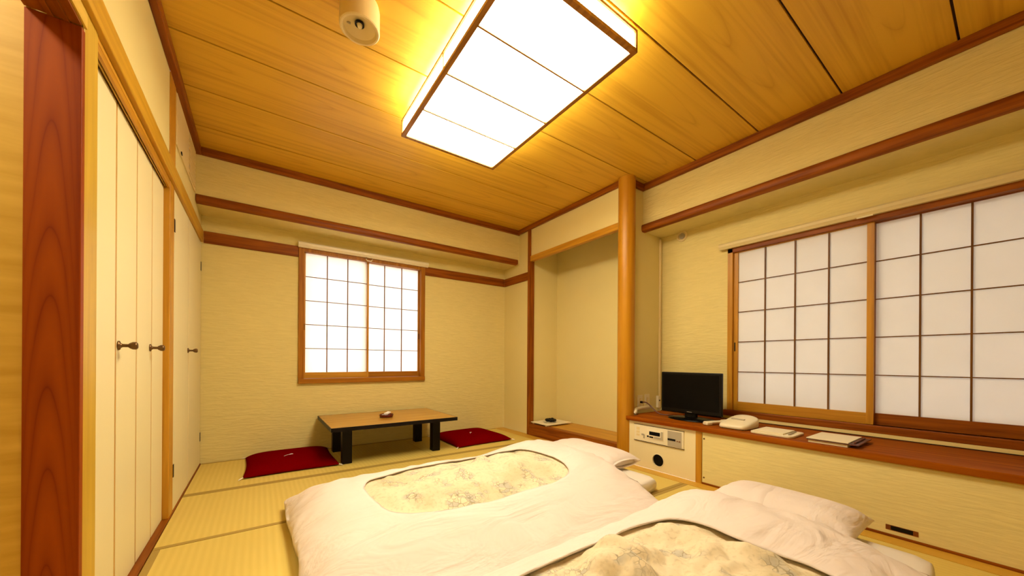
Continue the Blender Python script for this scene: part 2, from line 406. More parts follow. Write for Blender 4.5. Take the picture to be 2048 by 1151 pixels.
# dark jamb board facing the camera, hall wall behind it
struct(box('trim_5', 'jamb_wood', (-0.491, XL+0.002, 1.452, 1.475, 0.0, 1.748), bev=0.002, origin=(-0.447, 1.46, 0.0)), 'dark red-brown jamb board with arched grain', 'post')
struct(box('wall_hall', 'pale_wood_x', (-2.1, -0.4905, 1.462, 1.56, -0.1, 2.3)), 'pale wooden hall wall seen past the dark jamb', 'wall')
struct(MB().box(-2.2, -2.1, YN, 1.56, -0.1, 2.3).obj('wall_hall_end', 'smooth_wall'), 'far wall of the hall', 'wall')
struct(box('ceiling_hall', 'smooth_wall', (-2.2, XL-0.05, YN, 1.56, 2.3, 2.36)), 'hall ceiling', 'ceiling')
# lintel over the opening
li = struct(MB().box(-0.4905, XL+0.001, YN, 1.4515, 1.749, 1.80).obj('trim_6', 'red_wood_y'), 'dark lintel with sliding-door grooves over the opening', 'trim')
box('lintel_face', 'pale_wood_y', (XL+0.001, XL+0.006, YN, 1.474, 1.757, 1.80), li)
MB().box(-0.425, -0.414, YN, 1.45, 1.745, 1.7495).box(-0.452, -0.441, YN, 1.45, 1.745, 1.7495).obj('groove_lip', 'red_wood_y', li)
box('lintel_filler', 'smooth_wall', (-0.45, XL-0.004, YN, 1.4755, 1.801, 1.90), wl)
# long rail (nageshi) on the left wall
struct(MB().box(XL-0.03, XL+0.014, YN, YB-0.02, 1.817, 1.912, bev=0.003).obj('trim_7', 'rail_wood_y'), 'long honey brown rail along the closet wall', 'trim')
# closet head with door grooves
hd = struct(MB().box(XL-0.10, XL-0.002, 1.579, 2.631, 1.797, 1.816).obj('trim_8', 'amber_wood_y'), 'grooved door head above the four folding doors', 'trim')
box('groove_lip', 'amber_wood_y', (XL-0.012, XL-0.003, 1.579, 2.631, 1.774, 1.797), hd); box('groove_lip', 'pale_wood_y', (XL-0.022, XL-0.0185, 1.579, 2.631, 1.778, 1.797), hd)
box('closet_back', 'dark_gap', (XL-0.12, XL-0.10, 1.579, YB, -0.03, 1.9), wl)

# ---- closet doors
def closet(n, leaves, xf, ztop, label):
    d = empty('door_%d' % n, (xf, (leaves[0][0]+leaves[-1][1])/2, 0.004)); struct(d, label, 'door')
    out = []; g = 0.008
    for k, (y0, y1) in enumerate(leaves):
        lf = MB().box(xf-0.022, xf, y0+(g if k else 0.002), y1-(g if k < len(leaves)-1 else 0.002), 0.006, ztop, bev=0.0015).obj('door_leaf', 'door_white', d)
        if k: box('hinge_strip', 'amber_wood_z', (xf-0.020, xf-0.0015, y0-g+0.0003, y0+g-0.0003, 0.006, ztop), lf)
        out.append(lf)
    return d, out
d1, lv1 = closet(1, [(1.605, 1.867), (1.867, 2.132), (2.132, 2.39), (2.39, 2.6305)], XL-0.026, 1.776, 'cream four-leaf folding closet door')
d2, lv2 = closet(2, [(2.744, 3.277), (3.277, YB-0.004)], XL-0.002, 1.815, 'cream two-leaf closet door by the back corner')
def knob(leaf, x, y, z):
    MB().lathe([(0.004, 0), (0.017, 0.0), (0.017, 0.004), (0.009, 0.007), (0.006, 0.012), (0.006, 0.026), (0.010, 0.030), (0.014, 0.038), (0.014, 0.047), (0.010, 0.051), (0.003, 0.052)],
               (x, y, z), 'X', 20).obj('knob', 'bronze', leaf, smooth=True)
knob(lv1[1], XL-0.026, 1.893, 0.908); knob(lv1[2], XL-0.026, 2.355, 0.912); knob(lv2[0], XL-0.002, 3.245, 0.918)
def hinge(leaf, x, y, z): box('hinge', 'plastic_black', (x, x+0.003, y-0.011, y+0.011, z-0.036, z+0.036), leaf, bev=0.001)
hinge(lv2[0], XL-0.0015, 2.757, 1.612); hinge(lv2[0], XL-0.0015, 2.757, 0.23)
hinge(lv2[1], XL-0.0015, YB-0.018, 1.62); hinge(lv2[1], XL-0.0015, YB-0.018, 0.225)

# ---- back wall with window hole
wb = MB()
HX0, HX1, HZ0, HZ1 = 0.33, 1.485, 0.665, 1.885
wb.box(XL-0.06, HX0, YB, YB+0.09, -0.05, 2.06).box(HX1, XT+0.06, YB, YB+0.09, -0.05, 2.06)
wb.box(HX0, HX1, YB, YB+0.09, -0.05, HZ0).box(HX0, HX1, YB, YB+0.09, HZ1, 2.06)
wback = struct(wb.obj('wall_back', 'wallpaper'), 'cream papered back wall with the small window', 'wall')
struct(box('wall_back_bulkhead', 'wallpaper', (XL-0.004, XT+0.03, YK, YB+0.09, 2.045, ZC+0.012)), 'cream bulkhead above the small window', 'wall')
def rail_profile(d):  # rounded front moulding, d = how far it stands out
    return [(0.03, 0), (-d+0.014, 0), (-d+0.004, 0.006), (-d, 0.016), (-d, 0.046), (-d+0.004, 0.056), (-d+0.014, 0.062), (0.03, 0.062)]
p = [(YK+a, 2.035+b) for a, b in rail_profile(0.022)]
struct(smooth_auto(MB().prism(p, 'X', XL+0.0, XT-0.012).obj('trim_9', 'red_wood_x')), 'dark red-brown rounded rail under the back bulkhead', 'trim')
# nageshi on the back wall, each side of the window
n1 = struct(MB().box(XL+0.014, 0.293, YB-0.014, YB, 1.817, 1.915, bev=0.003).obj('trim_10', 'red_wood_x'), 'red-brown wall rail between closet and small window', 'trim')
struct(MB().box(1.522, XT+0.012, YB-0.014, YB, 1.821, 1.917, bev=0.003).obj('trim_11', 'red_wood_x'), 'red-brown wall rail right of the small window', 'trim')
struct(MB().box(XT+0.011, XT+0.026, 3.372, YB-0.013, 1.821, 1.917, bev=0.003).obj('trim_12', 'red_wood_y'), 'short red-brown rail between corner and alcove post', 'trim')

# ---- right side: short return wall, alcove, step, bulkhead, window wall
wr = MB()
wr.box(XT+0.025, XT+0.10, 3.365, YB+0.02, -0.05, 2.40)                       # short return
wr.box(XT+0.015, XT+0.06, 2.0, 3.365, 2.09, ZC)                              # over the alcove
wr.box(XT+0.025, XT+0.10, 3.365, YB+0.02, 2.40, ZC)
struct(wr.obj('wall_right', 'smooth_wall'), 'cream wall beside and above the alcove', 'wall')
al = MB()
AX = 3.03
al.box(AX, AX+0.05, 1.99, 3.42, -0.05, 2.42).box(XT+0.08, AX, 3.345, 3.42, -0.05, 2.42).box(XT+0.10, AX, 1.99, 2.03, 0.0, 2.42).box(XT+0.02, AX, 2.0, 3.40, 2.37, 2.42)
struct(al.obj('wall_alcove', 'smooth_wall'), 'plain cream inside walls of the alcove', 'wall')
ws = MB().box(XT+0.03, XW+0.09, YS, YS+0.008, 0.36, ZC+0.01)
struct(ws.obj('wall_step', 'smooth_wall'), 'narrow cream wall between round post and big-window wall', 'wall')
struct(box('wall_right_bulkhead', 'wallpaper', (XB, XW+0.09, YN, YS-0.001, 2.035, ZC+0.012)), 'cream bulkhead above the big window', 'wall')
p = [(XB+a, 2.03+b*1.06) for a, b in rail_profile(0.022)]
struct(smooth_auto(MB().prism(p, 'Y', YN, YS-0.002).obj('trim_13', 'red_wood_y')), 'red-brown rounded rail under the right bulkhead', 'trim')
GY0, GY1, GZ0, GZ1 = -0.245, 1.365, 0.478, 1.775
ww = MB().box(XW, XW+0.09, GY1, YS, 0.0, 2.035).box(XW, XW+0.09, YN, GY0, 0.0, 2.035).box(XW, XW+0.09, GY0, GY1, 0.0, GZ0).box(XW, XW+0.09, GY0, GY1, GZ1, 2.035)
struct(ww.obj('wall_right_window', 'wallpaper'), 'cream papered wall around the big window', 'wall')
struct(box('wall_near', 'smooth_wall', (-2.2, XW+0.09, YN-0.08, YN, -0.1, ZC+0.02)), 'wall behind the camera', 'wall')
struct(box('daylight_blocker', 'blocker_grey', (XW+1.0, XW+1.1, -3.0, 4.5, -1.0, 4.5)), 'added unseen grey wall that dims the daylight at the big window', 'wall')  # added out of view to keep daylight off the big window's paper

# ceiling cornices
cor = 0.030
def cornice(n, b, mat, lab): struct(box('trim_%d' % n, mat, b, bev=0.004), lab, 'trim')
cornice(14, (XL-0.004, XL+cor, YN, YK, 2.395, ZC), 'red_wood_y', 'red-brown ceiling cornice along the closet wall')
cornice(15, (XL+cor, XT+0.014, YK-cor, YK, 2.395, ZC), 'red_wood_x', 'dark ceiling cornice along the back bulkhead')
cornice(16, (XT+0.015-cor, XT+0.016, 2.045, YK-cor, 2.400, ZC), 'red_wood_y', 'dark ceiling cornice above the alcove')
cornice(17, (XB-cor, XB, YN, YS-cor, 2.395, ZC), 'red_wood_y', 'red-brown ceiling cornice along the right bulkhead')
cornice(18, (XT+0.07, XB, YS-cor, YS, 2.395, ZC), 'red_wood_x', 'short dark cornice beside the round post')

# ---- alcove woodwork
struct(box('trim_19', 'red_wood_z', (XT-0.004, XT+0.064, 3.322, 3.366, 0.0, 2.398), bev=0.003), 'slim dark red square post at the far side of the alcove', 'post')
struct(smooth_auto(MB().lathe([(0.072, 0.0), (0.072, 2.449)], (XT+0.018, 1.985, 0), 'Z', 48).obj('trim_20', 'post_wood'), 60), 'round polished honey wood alcove post', 'post')
struct(box('trim_21', 'amber_wood_y', (XT-0.002, XT+0.045, 2.05, 3.322, 2.025, 2.09), bev=0.006), 'honey wood beam across the top of the alcove', 'trim')
struct(box('trim_22', 'red_wood_y', (XT-0.004, XT+0.07, 2.05, 3.322, 0.0, 0.135), bev=0.003), 'dark front sill of the alcove', 'trim')
struct(box('floor_alcove', 'toko_wood', (XT+0.0705, AX, 2.03, 3.345, 0.08, 0.134)), 'raised wooden floor board of the alcove', 'floor')

# ---- small window on the back wall
w1 = empty('window_1', (0.905, YB, 0.637)); struct(w1, 'small paper screen window glowing white on the back wall', 'window')
MB().box(0.294, 0.340, YB-0.018, YB+0.085, 0.637, 1.905, bev=0.002).box(1.474, 1.521, YB-0.018, YB+0.085, 0.637, 1.905, bev=0.002).box(0.34, 1.474, YB-0.018, YB+0.085, 1.872, 1.905).obj('window_frame', 'mid_wood_z', w1)
box('window_sill', 'mid_wood_x', (0.294, 1.521, YB-0.030, YB+0.085, 0.637, 0.683), w1, bev=0.003)
def shoji(parent, axis, lo, hi, z0, z1, plane, cols, rows, woodv, woodh, thick=0.024, stile=0.030, rail_b=0.055, rail_t=0.03, flip=1):
    """sliding paper screen: frame mesh with bars and paper panes as sub-parts.  plane = coordinate of the room-side face, flip = direction away from the room"""
    def bx(u0, u1, z0_, z1_, d0, d1):
        a, b = sorted((plane+flip*d0, plane+flip*d1))
        return (u0, u1, a, b, z0_, z1_) if axis == 'X' else (a, b, u0, u1, z0_, z1_)
    m = MB()
    m.box(*bx(lo, lo+stile, z0, z1, 0, thick), bev=0.0015).box(*bx(hi-stile, hi, z0, z1, 0, thick), bev=0.0015)
    fr = m.obj('screen_frame', woodv, parent)
    MB().box(*bx(lo+stile, hi-stile, z0, z0+rail_b, 0.001, thick-0.001)).obj('bottom_rail', woodh, fr)
    MB().box(*bx(lo+stile, hi-stile, z1-rail_t, z1, 0.001, thick-0.001)).obj('top_rail', woodh, fr)
    u0, u1, v0, v1 = lo+stile, hi-stile, z0+rail_b, z1-rail_t
    du, dv = (u1-u0)/cols, (v1-v0)/rows; bw = 0.0042
    for i in range(1, cols): MB().box(*bx(u0+du*i-bw, u0+du*i+bw, v0, v1, 0.004, 0.014)).obj('lattice_bar', 'lattice_wood', fr)
    for j in range(1, rows): MB().box(*bx(u0, u1, v0+dv*j-bw*0.7, v0+dv*j+bw*0.7, 0.005, 0.013)).obj('lattice_bar', 'lattice_wood', fr)
    for i in range(cols):
        for j in range(rows):
            MB().box(*bx(u0+du*i+0.0005, u0+du*(i+1)-0.0005, v0+dv*j+0.0005, v0+dv*(j+1)-0.0005, 0.0145, 0.0155)).obj('paper_pane', 'shoji_paper', fr)
    return fr
fa = shoji(w1, 'X', 0.335, 0.925, 0.684, 1.905, YB+0.012, 3, 5, 'amber_wood_z', 'amber_wood_x', stile=0.018, rail_b=0.058)
fb = shoji(w1, 'X', 0.890, 1.479, 0.684, 1.905, YB+0.040, 3, 5, 'mid_wood_z', 'mid_wood_x', stile=0.018, rail_b=0.058)
box('finger_pull', 'plastic_black', (0.338, 0.346, YB+0.0095, YB+0.0125, 1.14, 1.20), fa)
box('finger_pull', 'plastic_black', (1.467, 1.475, YB+0.0375, YB+0.0405, 1.10, 1.16), fb)

# ---- big window on the right wall
w2 = empty('window_2', (XW, 0.56, 0.45)); struct(w2, 'large paper screen window above the counter', 'window')
MB().box(XW-0.012, XW+0.085, 1.348, 1.386, 0.478, 1.80, bev=0.002).box(XW-0.012, XW+0.085, -0.27, -0.235, 0.478, 1.80, bev=0.002).obj('window_frame', 'amber_wood_z', w2)
box('window_frame', 'red_wood_y', (XW-0.012, XW+0.085, -0.27, 1.386, 1.742, 1.80), w2, bev=0.002)
box('window_sill', 'red_wood_y', (XW-0.028, XW+0.085, -0.30, 1.41, 0.432, 0.478), w2, bev=0.004)
ga = shoji(w2, 'Y', 0.538, 1.350, 0.478, 1.762, XW+0.010, 4, 5, 'amber_wood_z', 'amber_wood_y', stile=0.033, rail_b=0.070, rail_t=0.024)
gb = shoji(w2, 'Y', -0.243, 0.570, 0.478, 1.762, XW+0.040, 4, 5, 'red_wood_z', 'red_wood_y', stile=0.033, rail_b=0.070, rail_t=0.024)
box('finger_pull', 'plastic_black', (XW+0.0075, XW+0.0105, 1.333, 1.341, 0.95, 1.02), ga)

# ================================================================== CEILING LAMP
def ceiling_lamp():
    t = thing('ceiling_lamp', (1.0875, 1.675, ZC), 'large rectangular paper ceiling lamp in a thin wooden frame', 'lamp')
    x0, x1, y0, y1, zb, zt = 0.74, 1.435, 1.04, 2.31, 2.300, 2.405
    f = 0.024
    box('mounting_plate', 'lamp_white', (x0+0.06, x1-0.06, y0+0.06, y1-0.06, zt+0.001, ZC-0.0005), t)
    fm = MB()
    for z0, z1 in ((zb, zb+0.016), (zt-0.012, zt)):
        fm.box(x0, x0+f, y0, y1, z0, z1).box(x1-f, x1, y0, y1, z0, z1).box(x0+f, x1-f, y0, y0+f, z0, z1).box(x0+f, x1-f, y1-f, y1, z0, z1)
    for x in (x0, x1-0.012):
        for y in (y0, y1-0.012): fm.box(x, x+0.012, y, y+0.012, zb+0.012, zt-0.012)
    fr = fm.obj('lamp_frame', 'lamp_frame', t)
    for k in range(1, 4):
        yy = y0+(y1-y0)*k/4
        box('divider_bar', 'lamp_frame', (x0+f, x1-f, yy-0.0045, yy+0.0045, zb+0.001, zb+0.009), fr)
    for x in (x0+0.002, x1-0.008): box('side_bar', 'lamp_frame', (x, x+0.006, (y0+y1)/2-0.003, (y0+y1)/2+0.003, zb+0.012, zt-0.012), fr)
    for k in range(4):
        ya, yb = y0+f+(y1-y0-2*f)*k/4, y0+f+(y1-y0-2*f)*(k+1)/4
        box('bottom_pane', 'lamp_paper', (x0+f+0.0005, x1-f-0.0005, ya+0.0005, yb-0.0005, zb+0.0095, zb+0.0115), t)
    for x in (x0+0.0085, x1-0.0105):
        for k in range(2):
            ya, yb = y0+0.014+(y1-y0-0.028)*k/2, y0+0.014+(y1-y0-0.028)*(k+1)/2
            box('side_pane', 'lamp_side_paper', (x, x+0.002, ya+0.0005, yb-0.0005, zb+0.0125, zt-0.0125), t)
    for y in (y0+0.008, y1-0.010): box('side_pane', 'lamp_side_paper', (x0+0.014, x1-0.014, y, y+0.002, zb+0.0125, zt-0.0125), t)
ceiling_lamp()

# hall lamp: round fitting on the hall ceiling
hl = thing('hall_lamp', (-1.0, 0.9, 2.3), 'small round ceiling lamp in the hall', 'lamp')
MB().lathe([(0.13, 2.285), (0.13, 2.2995)], (-1.0, 0.9, 0), 'Z', 32).obj('base_ring', 'lamp_white', hl)
emit('hall_lamp_glass', LAMP_COL, 110.0)
smooth_auto(MB().lathe([(0.02, 2.225), (0.07, 2.235), (0.11, 2.26), (0.12, 2.2845)], (-1.0, 0.9, 0), 'Z', 32).obj('glass_bowl', 'hall_lamp_glass', hl))

# emergency downlight
def emergency_light():
    cx, cy, z0 = 0.36, 1.715, 2.335
    t = thing('emergency_light', (cx, cy, ZC), 'cream cylindrical emergency light on the ceiling', 'lamp')
    smooth_auto(MB().lathe([(0.080, ZC-0.0005), (0.084, ZC-0.02), (0.084, z0+0.004), (0.080, z0), (0.072, z0), (0.066, z0+0.014), (0.03, z0+0.036), (0.016, z0+0.040)], (cx, cy, 0), 'Z', 40).obj('housing', 'plastic_yellowed', t), 35)
    MB().lathe([(0.020, z0+0.0345), (0.020, z0+0.027), (0.014, z0+0.027), (0.014, z0+0.0345)], (cx, cy+0.004, 0), 'Z', 24, cap=False).obj('lamp_socket', 'plastic_black', t)
    smooth_auto(MB().lathe([(0.003, z0+0.010), (0.009, z0+0.014), (0.011, z0+0.022), (0.008, z0+0.036)], (cx, cy, 0), 'Z', 20).obj('bulb', 'lamp_white', t))
    box('test_switch', 'plastic_grey', (cx-0.052, cx-0.036, cy+0.010, cy+0.014, z0+0.018, z0+0.026), t)
emergency_light()

# ================================================================== FIXED FITTINGS
# counter along the right wall
cw = tag(MB().box(2.548, XW-0.001, YN+0.002, 1.962, 0.370, 0.405, bev=0.004).obj('counter_top', 'counter_wood'), 'long red-brown wooden counter top under the big window', 'counter')
box('back_shadow_strip', 'dark_gap', (XW-0.030, XW+0.0005, YN, 1.96, 0.4052, 0.411), cw)  # dark strip standing in for the shadow along the counter's back edge
box('back_batten', 'panel_paper', (XW-0.034, XW-0.0005, YN, 1.96, 0.4112, 0.4315), cw)

def console():
    t = thing('console_cabinet', (2.8, 1.65, 0.0), 'cream cabinet with radio panel and round speaker below the television', 'cabinet')
    box('body', 'console_cream', (XC+0.012, XW-0.01, 1.354, 1.95, 0.002, 0.369), t)
    # front board with a round hole
    b = bmesh.new(); seg = 40; cy, cz, r = 1.652, 0.086, 0.047
    y0, y1, z0, z1 = 1.354, 1.95, 0.002, 0.369
    ring = []; outer = []
    for i in range(seg):
        a = 2*math.pi*i/seg; dy, dz = math.cos(a), math.sin(a)
        ring.append((cy+r*dy, cz+r*dz))
        tt = min(((y1-cy)/dy if dy > 1e-9 else 1e9), ((y0-cy)/dy if dy < -1e-9 else 1e9), ((z1-cz)/dz if dz > 1e-9 else 1e9), ((z0-cz)/dz if dz < -1e-9 else 1e9))
        outer.append((cy+tt*dy, cz+tt*dz))
    m = MB(); X0, X1 = XC, XC+0.0115
    m.grid([[(X1, *p) for p in ring], [(X0, *p) for p in ring], [(X0, *p) for p in outer], [(X1, *p) for p in outer]], closed_u=True)
    # fill the board's corners
    for (yy, zz) in ((y0, z0), (y1, z0), (y0, z1), (y1, z1)):
        near = sorted(range(seg), key=lambda i: (outer[i][0]-yy)**2+(outer[i][1]-zz)**2)[:2]
        a, c = outer[near[0]], outer[near[1]]
        f = [m.bm.verts.new((X0, *a)), m.bm.verts.new((X0, *c)), m.bm.verts.new((X0, yy, zz))]
        m.bm.faces.new(f)
    m.obj('front_board', 'console_cream', t, recalc=True)
    b.free()
    smooth_auto(MB().lathe([(0.0465, XC+0.011), (0.0465, XC+0.0085)], (0, cy, cz), 'X', 40).obj('speaker_cloth', 'plastic_black', t))
    smooth_auto(MB().lathe([(0.047, XC+0.002), (0.047, XC-0.003), (0.052, XC-0.003), (0.053, XC-0.0005)], (0, cy, cz), 'X', 40, cap=False).obj('speaker_ring', 'plastic_cream', t))
    # control plate
    pl = box('control_plate', 'plastic_cream', (XC-0.007, XC-0.0002, 1.440, 1.866, 0.216, 0.345), t, bev=0.002)
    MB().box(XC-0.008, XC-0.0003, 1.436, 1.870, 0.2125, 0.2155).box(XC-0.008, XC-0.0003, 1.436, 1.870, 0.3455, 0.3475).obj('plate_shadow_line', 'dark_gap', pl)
    rp = box('radio_face', 'ivory_paper', (XC-0.010, XC-0.0072, 1.602, 1.746, 0.246, 0.321), pl, bev=0.001)
    MB().box(XC-0.0115, XC-0.0102, 1.630, 1.724, 0.277, 0.306).obj('display_window', 'screen_black', pl)
    MB().box(XC-0.013, XC-0.0102, 1.728, 1.743, 0.257, 0.270).box(XC-0.013, XC-0.0102, 1.688, 1.722, 0.256, 0.267).obj('button', 'plastic_black', pl)
    MB().box(XC-0.0125, XC-0.0102, 1.625, 1.682, 0.254, 0.270).box(XC-0.0125, XC-0.0102, 1.606, 1.622, 0.252, 0.316).obj('button', 'plastic_grey', pl)
    box('coin_panel', 'plastic_grey', (XC-0.009, XC-0.0072, 1.456, 1.567, 0.221, 0.336), pl, bev=0.001)
    MB().box(XC-0.0105, XC-0.0092, 1.503, 1.566, 0.264, 0.279).obj('card_slot', 'plastic_black', pl)
    MB().box(XC-0.0115, XC-0.0092, 1.466, 1.476, 0.263, 0.271).box(XC-0.0115, XC-0.0092, 1.483, 1.493, 0.264, 0.270).obj('button', 'copper', pl)
    MB().box(XC-0.0080, XC-0.0071, 1.815, 1.845, 0.300, 0.325).box(XC-0.0080, XC-0.0071, 1.815, 1.845, 0.275, 0.294).box(XC-0.0080, XC-0.0071, 1.815, 1.845, 0.252, 0.269).obj('printed_label', 'plastic_yellowed', pl)
    MB().box(XC-0.0085, XC-0.0071, 1.775, 1.797, 0.262, 0.276).box(XC-0.0085, XC-0.0071, 1.768, 1.780, 0.240, 0.272).obj('switch', 'plastic_grey', pl)
console()
struct(box('trim_23', 'amber_wood_z', (XC-0.004, XC+0.03, 1.310, 1.3535, 0.0, 0.3695), bev=0.002), 'honey wood upright between the two cabinet fronts', 'trim')
def long_cabinet():
    t = thing('long_cabinet', (2.8, 0.1, 0.0), 'long papered cabinet front below the counter', 'cabinet')
    box('body', 'panel_paper', (XC+0.013, XW-0.01, YN, 1.3085, 0.016, 0.369), t)
    pn = box('front_panel', 'panel_paper', (XC, XC+0.0128, YN, 1.3075, 0.014, 0.362), t, bev=0.001)
    box('top_batten', 'pale_wood_y', (XC-0.002, XC+0.0127, YN, 1.3075, 0.3625, 0.3695), t)
    box('base_strip', 'red_wood_y', (XC-0.003, XC+0.02, YN, 1.3085, 0.001, 0.0138), t)
    for z in (0.321, 0.048): MB().lathe([(0.006, XC-0.002), (0.006, XC+0.0)], (0, 1.2945, z), 'X', 14).obj('screw', 'bronze', pn)
    h = box('flush_pull', 'copper', (XC-0.002, XC-0.0002, 0.285, 0.395, 0.034, 0.059), t, bev=0.0008)
    box('pull_recess', 'plastic_black', (XC-0.0026, XC-0.0021, 0.302, 0.377, 0.0365, 0.0565), h)
long_cabinet()

# roller blinds over both windows
b1 = thing('roller_blind', (0.92, YB, 1.90), 'rolled cream blind above the small window', 'blind', 'roller blinds over the windows')
prof = [(YB-0.002, 1.957), (YB-0.040, 1.957), (YB-0.054, 1.945), (YB-0.054, 1.925), (YB-0.044, 1.914), (YB-0.040, 1.905), (YB-0.010, 1.905), (YB-0.002, 1.915)]
smooth_auto(MB().prism(prof, 'X', 0.288, 1.548).obj('cassette', 'blind_cream', b1), 30)
MB().tube([(0.885, YB-0.046, 1.906), (0.880, YB-0.046, 1.888), (0.893, YB-0.046, 1.872), (0.930, YB-0.046, 1.872), (0.943, YB-0.046, 1.888), (0.938, YB-0.046, 1.906)], 0.005, 8).obj('pull_handle', 'blind_cream', b1, smooth=True)
b2 = thing('roller_blind', (XW, 0.56, 1.78), 'rolled cream blind above the large window', 'blind', 'roller blinds over the windows')
prof = [(XW-0.002, 1.826), (XW-0.036, 1.826), (XW-0.050, 1.814), (XW-0.050, 1.796), (XW-0.042, 1.786), (XW-0.038, 1.776), (XW-0.013, 1.776), (XW-0.002, 1.80)]
smooth_auto(MB().prism(prof, 'Y', -0.36, 1.440).obj('cassette', 'blind_ochre', b2), 30)
box('pull_handle', 'ivory_paper', (XW-0.046, XW-0.036, 0.535, 0.610, 1.768, 1.776), b2, bev=0.002)

# small wall fittings
vt = thing('air_vent', (XL, 3.12, 2.2), 'cream air vent grille high on the closet wall', 'vent')
box('vent_plate', 'plastic_yellowed', (XL-0.0035, XL+0.004, 2.785, 3.50, 2.085, 2.38), vt, bev=0.002)
for k in range(9): box('vent_slat', 'plastic_yellowed', (XL+0.0045, XL+0.010, 3.19, 3.45, 2.10+0.03*k, 2.118+0.03*k), vt)
box('vent_catch', 'plastic_black', (XL+0.0045, XL+0.009, 2.90, 2.925, 2.086, 2.10), vt)
rv = thing('round_wall_vent', (XW, 1.776, 2.0), 'small round ventilation cap beside the right bulkhead', 'vent')
smooth_auto(MB().lathe([(0.030, XW-0.001), (0.048, XW-0.001), (0.048, XW-0.010), (0.044, XW-0.014), (0.034, XW-0.014), (0.032, XW-0.006), (0.010, XW-0.006)], (0, 1.776, 1.995), 'X', 36).obj('vent_ring', 'plastic_yellowed', rv), 30)
smooth_auto(MB().lathe([(0.026, XW-0.006), (0.026, XW-0.012), (0.006, XW-0.014)], (0, 1.776, 1.995), 'X', 30).obj('vent_plug', 'plastic_grey', rv), 40)
cc = tag(MB().box(XW-0.036, XW-0.012, YS-0.016, YS-0.001, 0.41, 2.015, bev=0.002).obj('cable_duct', 'plastic_yellowed'), 'narrow vertical cream cable duct in the corner by the television', 'cable duct')
def outlet(x, z, lab):
    t = thing('wall_outlet', (x, YS, z), lab, 'outlet', 'outlets on the step wall')
    box('cover_plate', 'plastic_cream', (x-0.035, x+0.035, YS-0.007, YS-0.0005, z-0.058, z+0.058), t, bev=0.002)
    MB().box(x-0.012, x+0.012, YS-0.009, YS-0.0072, z-0.03, z+0.03).obj('socket_insert', 'plastic_yellowed', t)
outlet(2.80, 0.505, 'cream wall outlet with the black plug in it')
outlet(2.905, 0.508, 'cream wall outlet next to the corner cable duct')
sj = thing('antenna_jack', (3.085, YS-0.02, 0.45), 'slim cream socket box at the foot of the corner cable duct', 'outlet')
box('jack_box', 'plastic_cream', (3.050, 3.083, YS-0.026, YS-0.0005, 0.435, 0.545), sj, bev=0.003)
box('jack_hole', 'plastic_black', (3.060, 3.073, YS-0.0285, YS-0.0265, 0.495, 0.508), sj)
lc = thing('cable_elbow', (2.72, 1.95, 0.405), 'cream plastic pipe bent down onto the counter beside the round post', 'cable duct')
MB().tube([(2.94, YS-0.022, 0.452), (2.80, YS-0.022, 0.449), (2.70, YS-0.040, 0.447), (2.662, YS-0.058, 0.443), (2.640, YS-0.072, 0.430), (2.636, YS-0.076, 0.4245), (2.636, YS-0.076, 0.4062)], 0.015, 12).obj('pipe', 'plastic_cream', lc, smooth=True)
pc = thing('power_cable', (2.86, 1.93, 0.405), 'dark power cable hanging from the wall outlet to the television', 'cable')
MB().tube([(2.80, YS-0.010, 0.500), (2.80, YS-0.030, 0.500)], 0.010, 10).obj('plug', 'plastic_black', pc)
pts = []
for i in range(25):
    s = i/24
    P0, P1, P2, P3 = Vector((2.80, YS-0.030, 0.500)), Vector((2.86, 1.90, 0.52)), Vector((2.78, 1.84, 0.37)), Vector((2.86, 1.70, 0.412))
    pts.append(P0*(1-s)**3+P1*3*s*(1-s)**2+P2*3*s*s*(1-s)+P3*s**3)
for p_ in pts: p_.z = max(p_.z, 0.4105)
MB().tube(pts, 0.005, 8).obj('cord', 'leather_brown', pc, smooth=True)
lsw = thing('light_switch', (-0.60, 1.462, 1.2), 'cream switch plate on the pale hall wall', 'switch')
box('switch_plate', 'plastic_cream', (-0.64, -0.541, 1.450, 1.4615, 1.17, 1.255), lsw, bev=0.004)
box('rocker', 'ivory_paper', (-0.605, -0.571, 1.445, 1.4495, 1.19, 1.235), lsw, bev=0.002)

# ================================================================== THINGS ON THE COUNTER
def television():
    x = 2.80; y0, y1, z0, z1 = 1.284, 1.772, 0.452, 0.778; yc = (y0+y1)/2
    t = thing('television', (x, yc, 0.405), 'black flat screen television on the counter corner', 'television')
    cs = MB().box(x, x+0.028, y0, y1, z0, z1, bev=0.006).box(x+0.028, x+0.062, y0+0.07, y1-0.07, z0+0.04, z1-0.06, bev=0.01).obj('casing', 'plastic_black', t)
    box('screen', 'screen_black', (x-0.0012, x+0.001, y0+0.018, y1-0.018, z0+0.030, z1-0.018), t)
    box('indicator', 'plastic_grey', (x-0.0015, x-0.0002, yc-0.02, yc+0.02, z0+0.011, z0+0.014), cs)
    MB().box(x+0.010, x+0.045, yc-0.045, yc+0.045, 0.415, z0+0.03, bev=0.006).obj('stand_neck', 'plastic_black', t)
    m = MB().lathe([(0.02, 0.020), (0.10, 0.017), (0.135, 0.010), (0.140, 0.004), (0.138, 0.0006)], (0, 0, 0), 'Z', 48)
    m.rot(Matrix.Translation((x+0.0, yc-0.02, 0.405)) @ Matrix.Diagonal((0.82, 1.35, 1, 1)))
    smooth_auto(m.obj('stand_base', 'screen_black', t))
television()

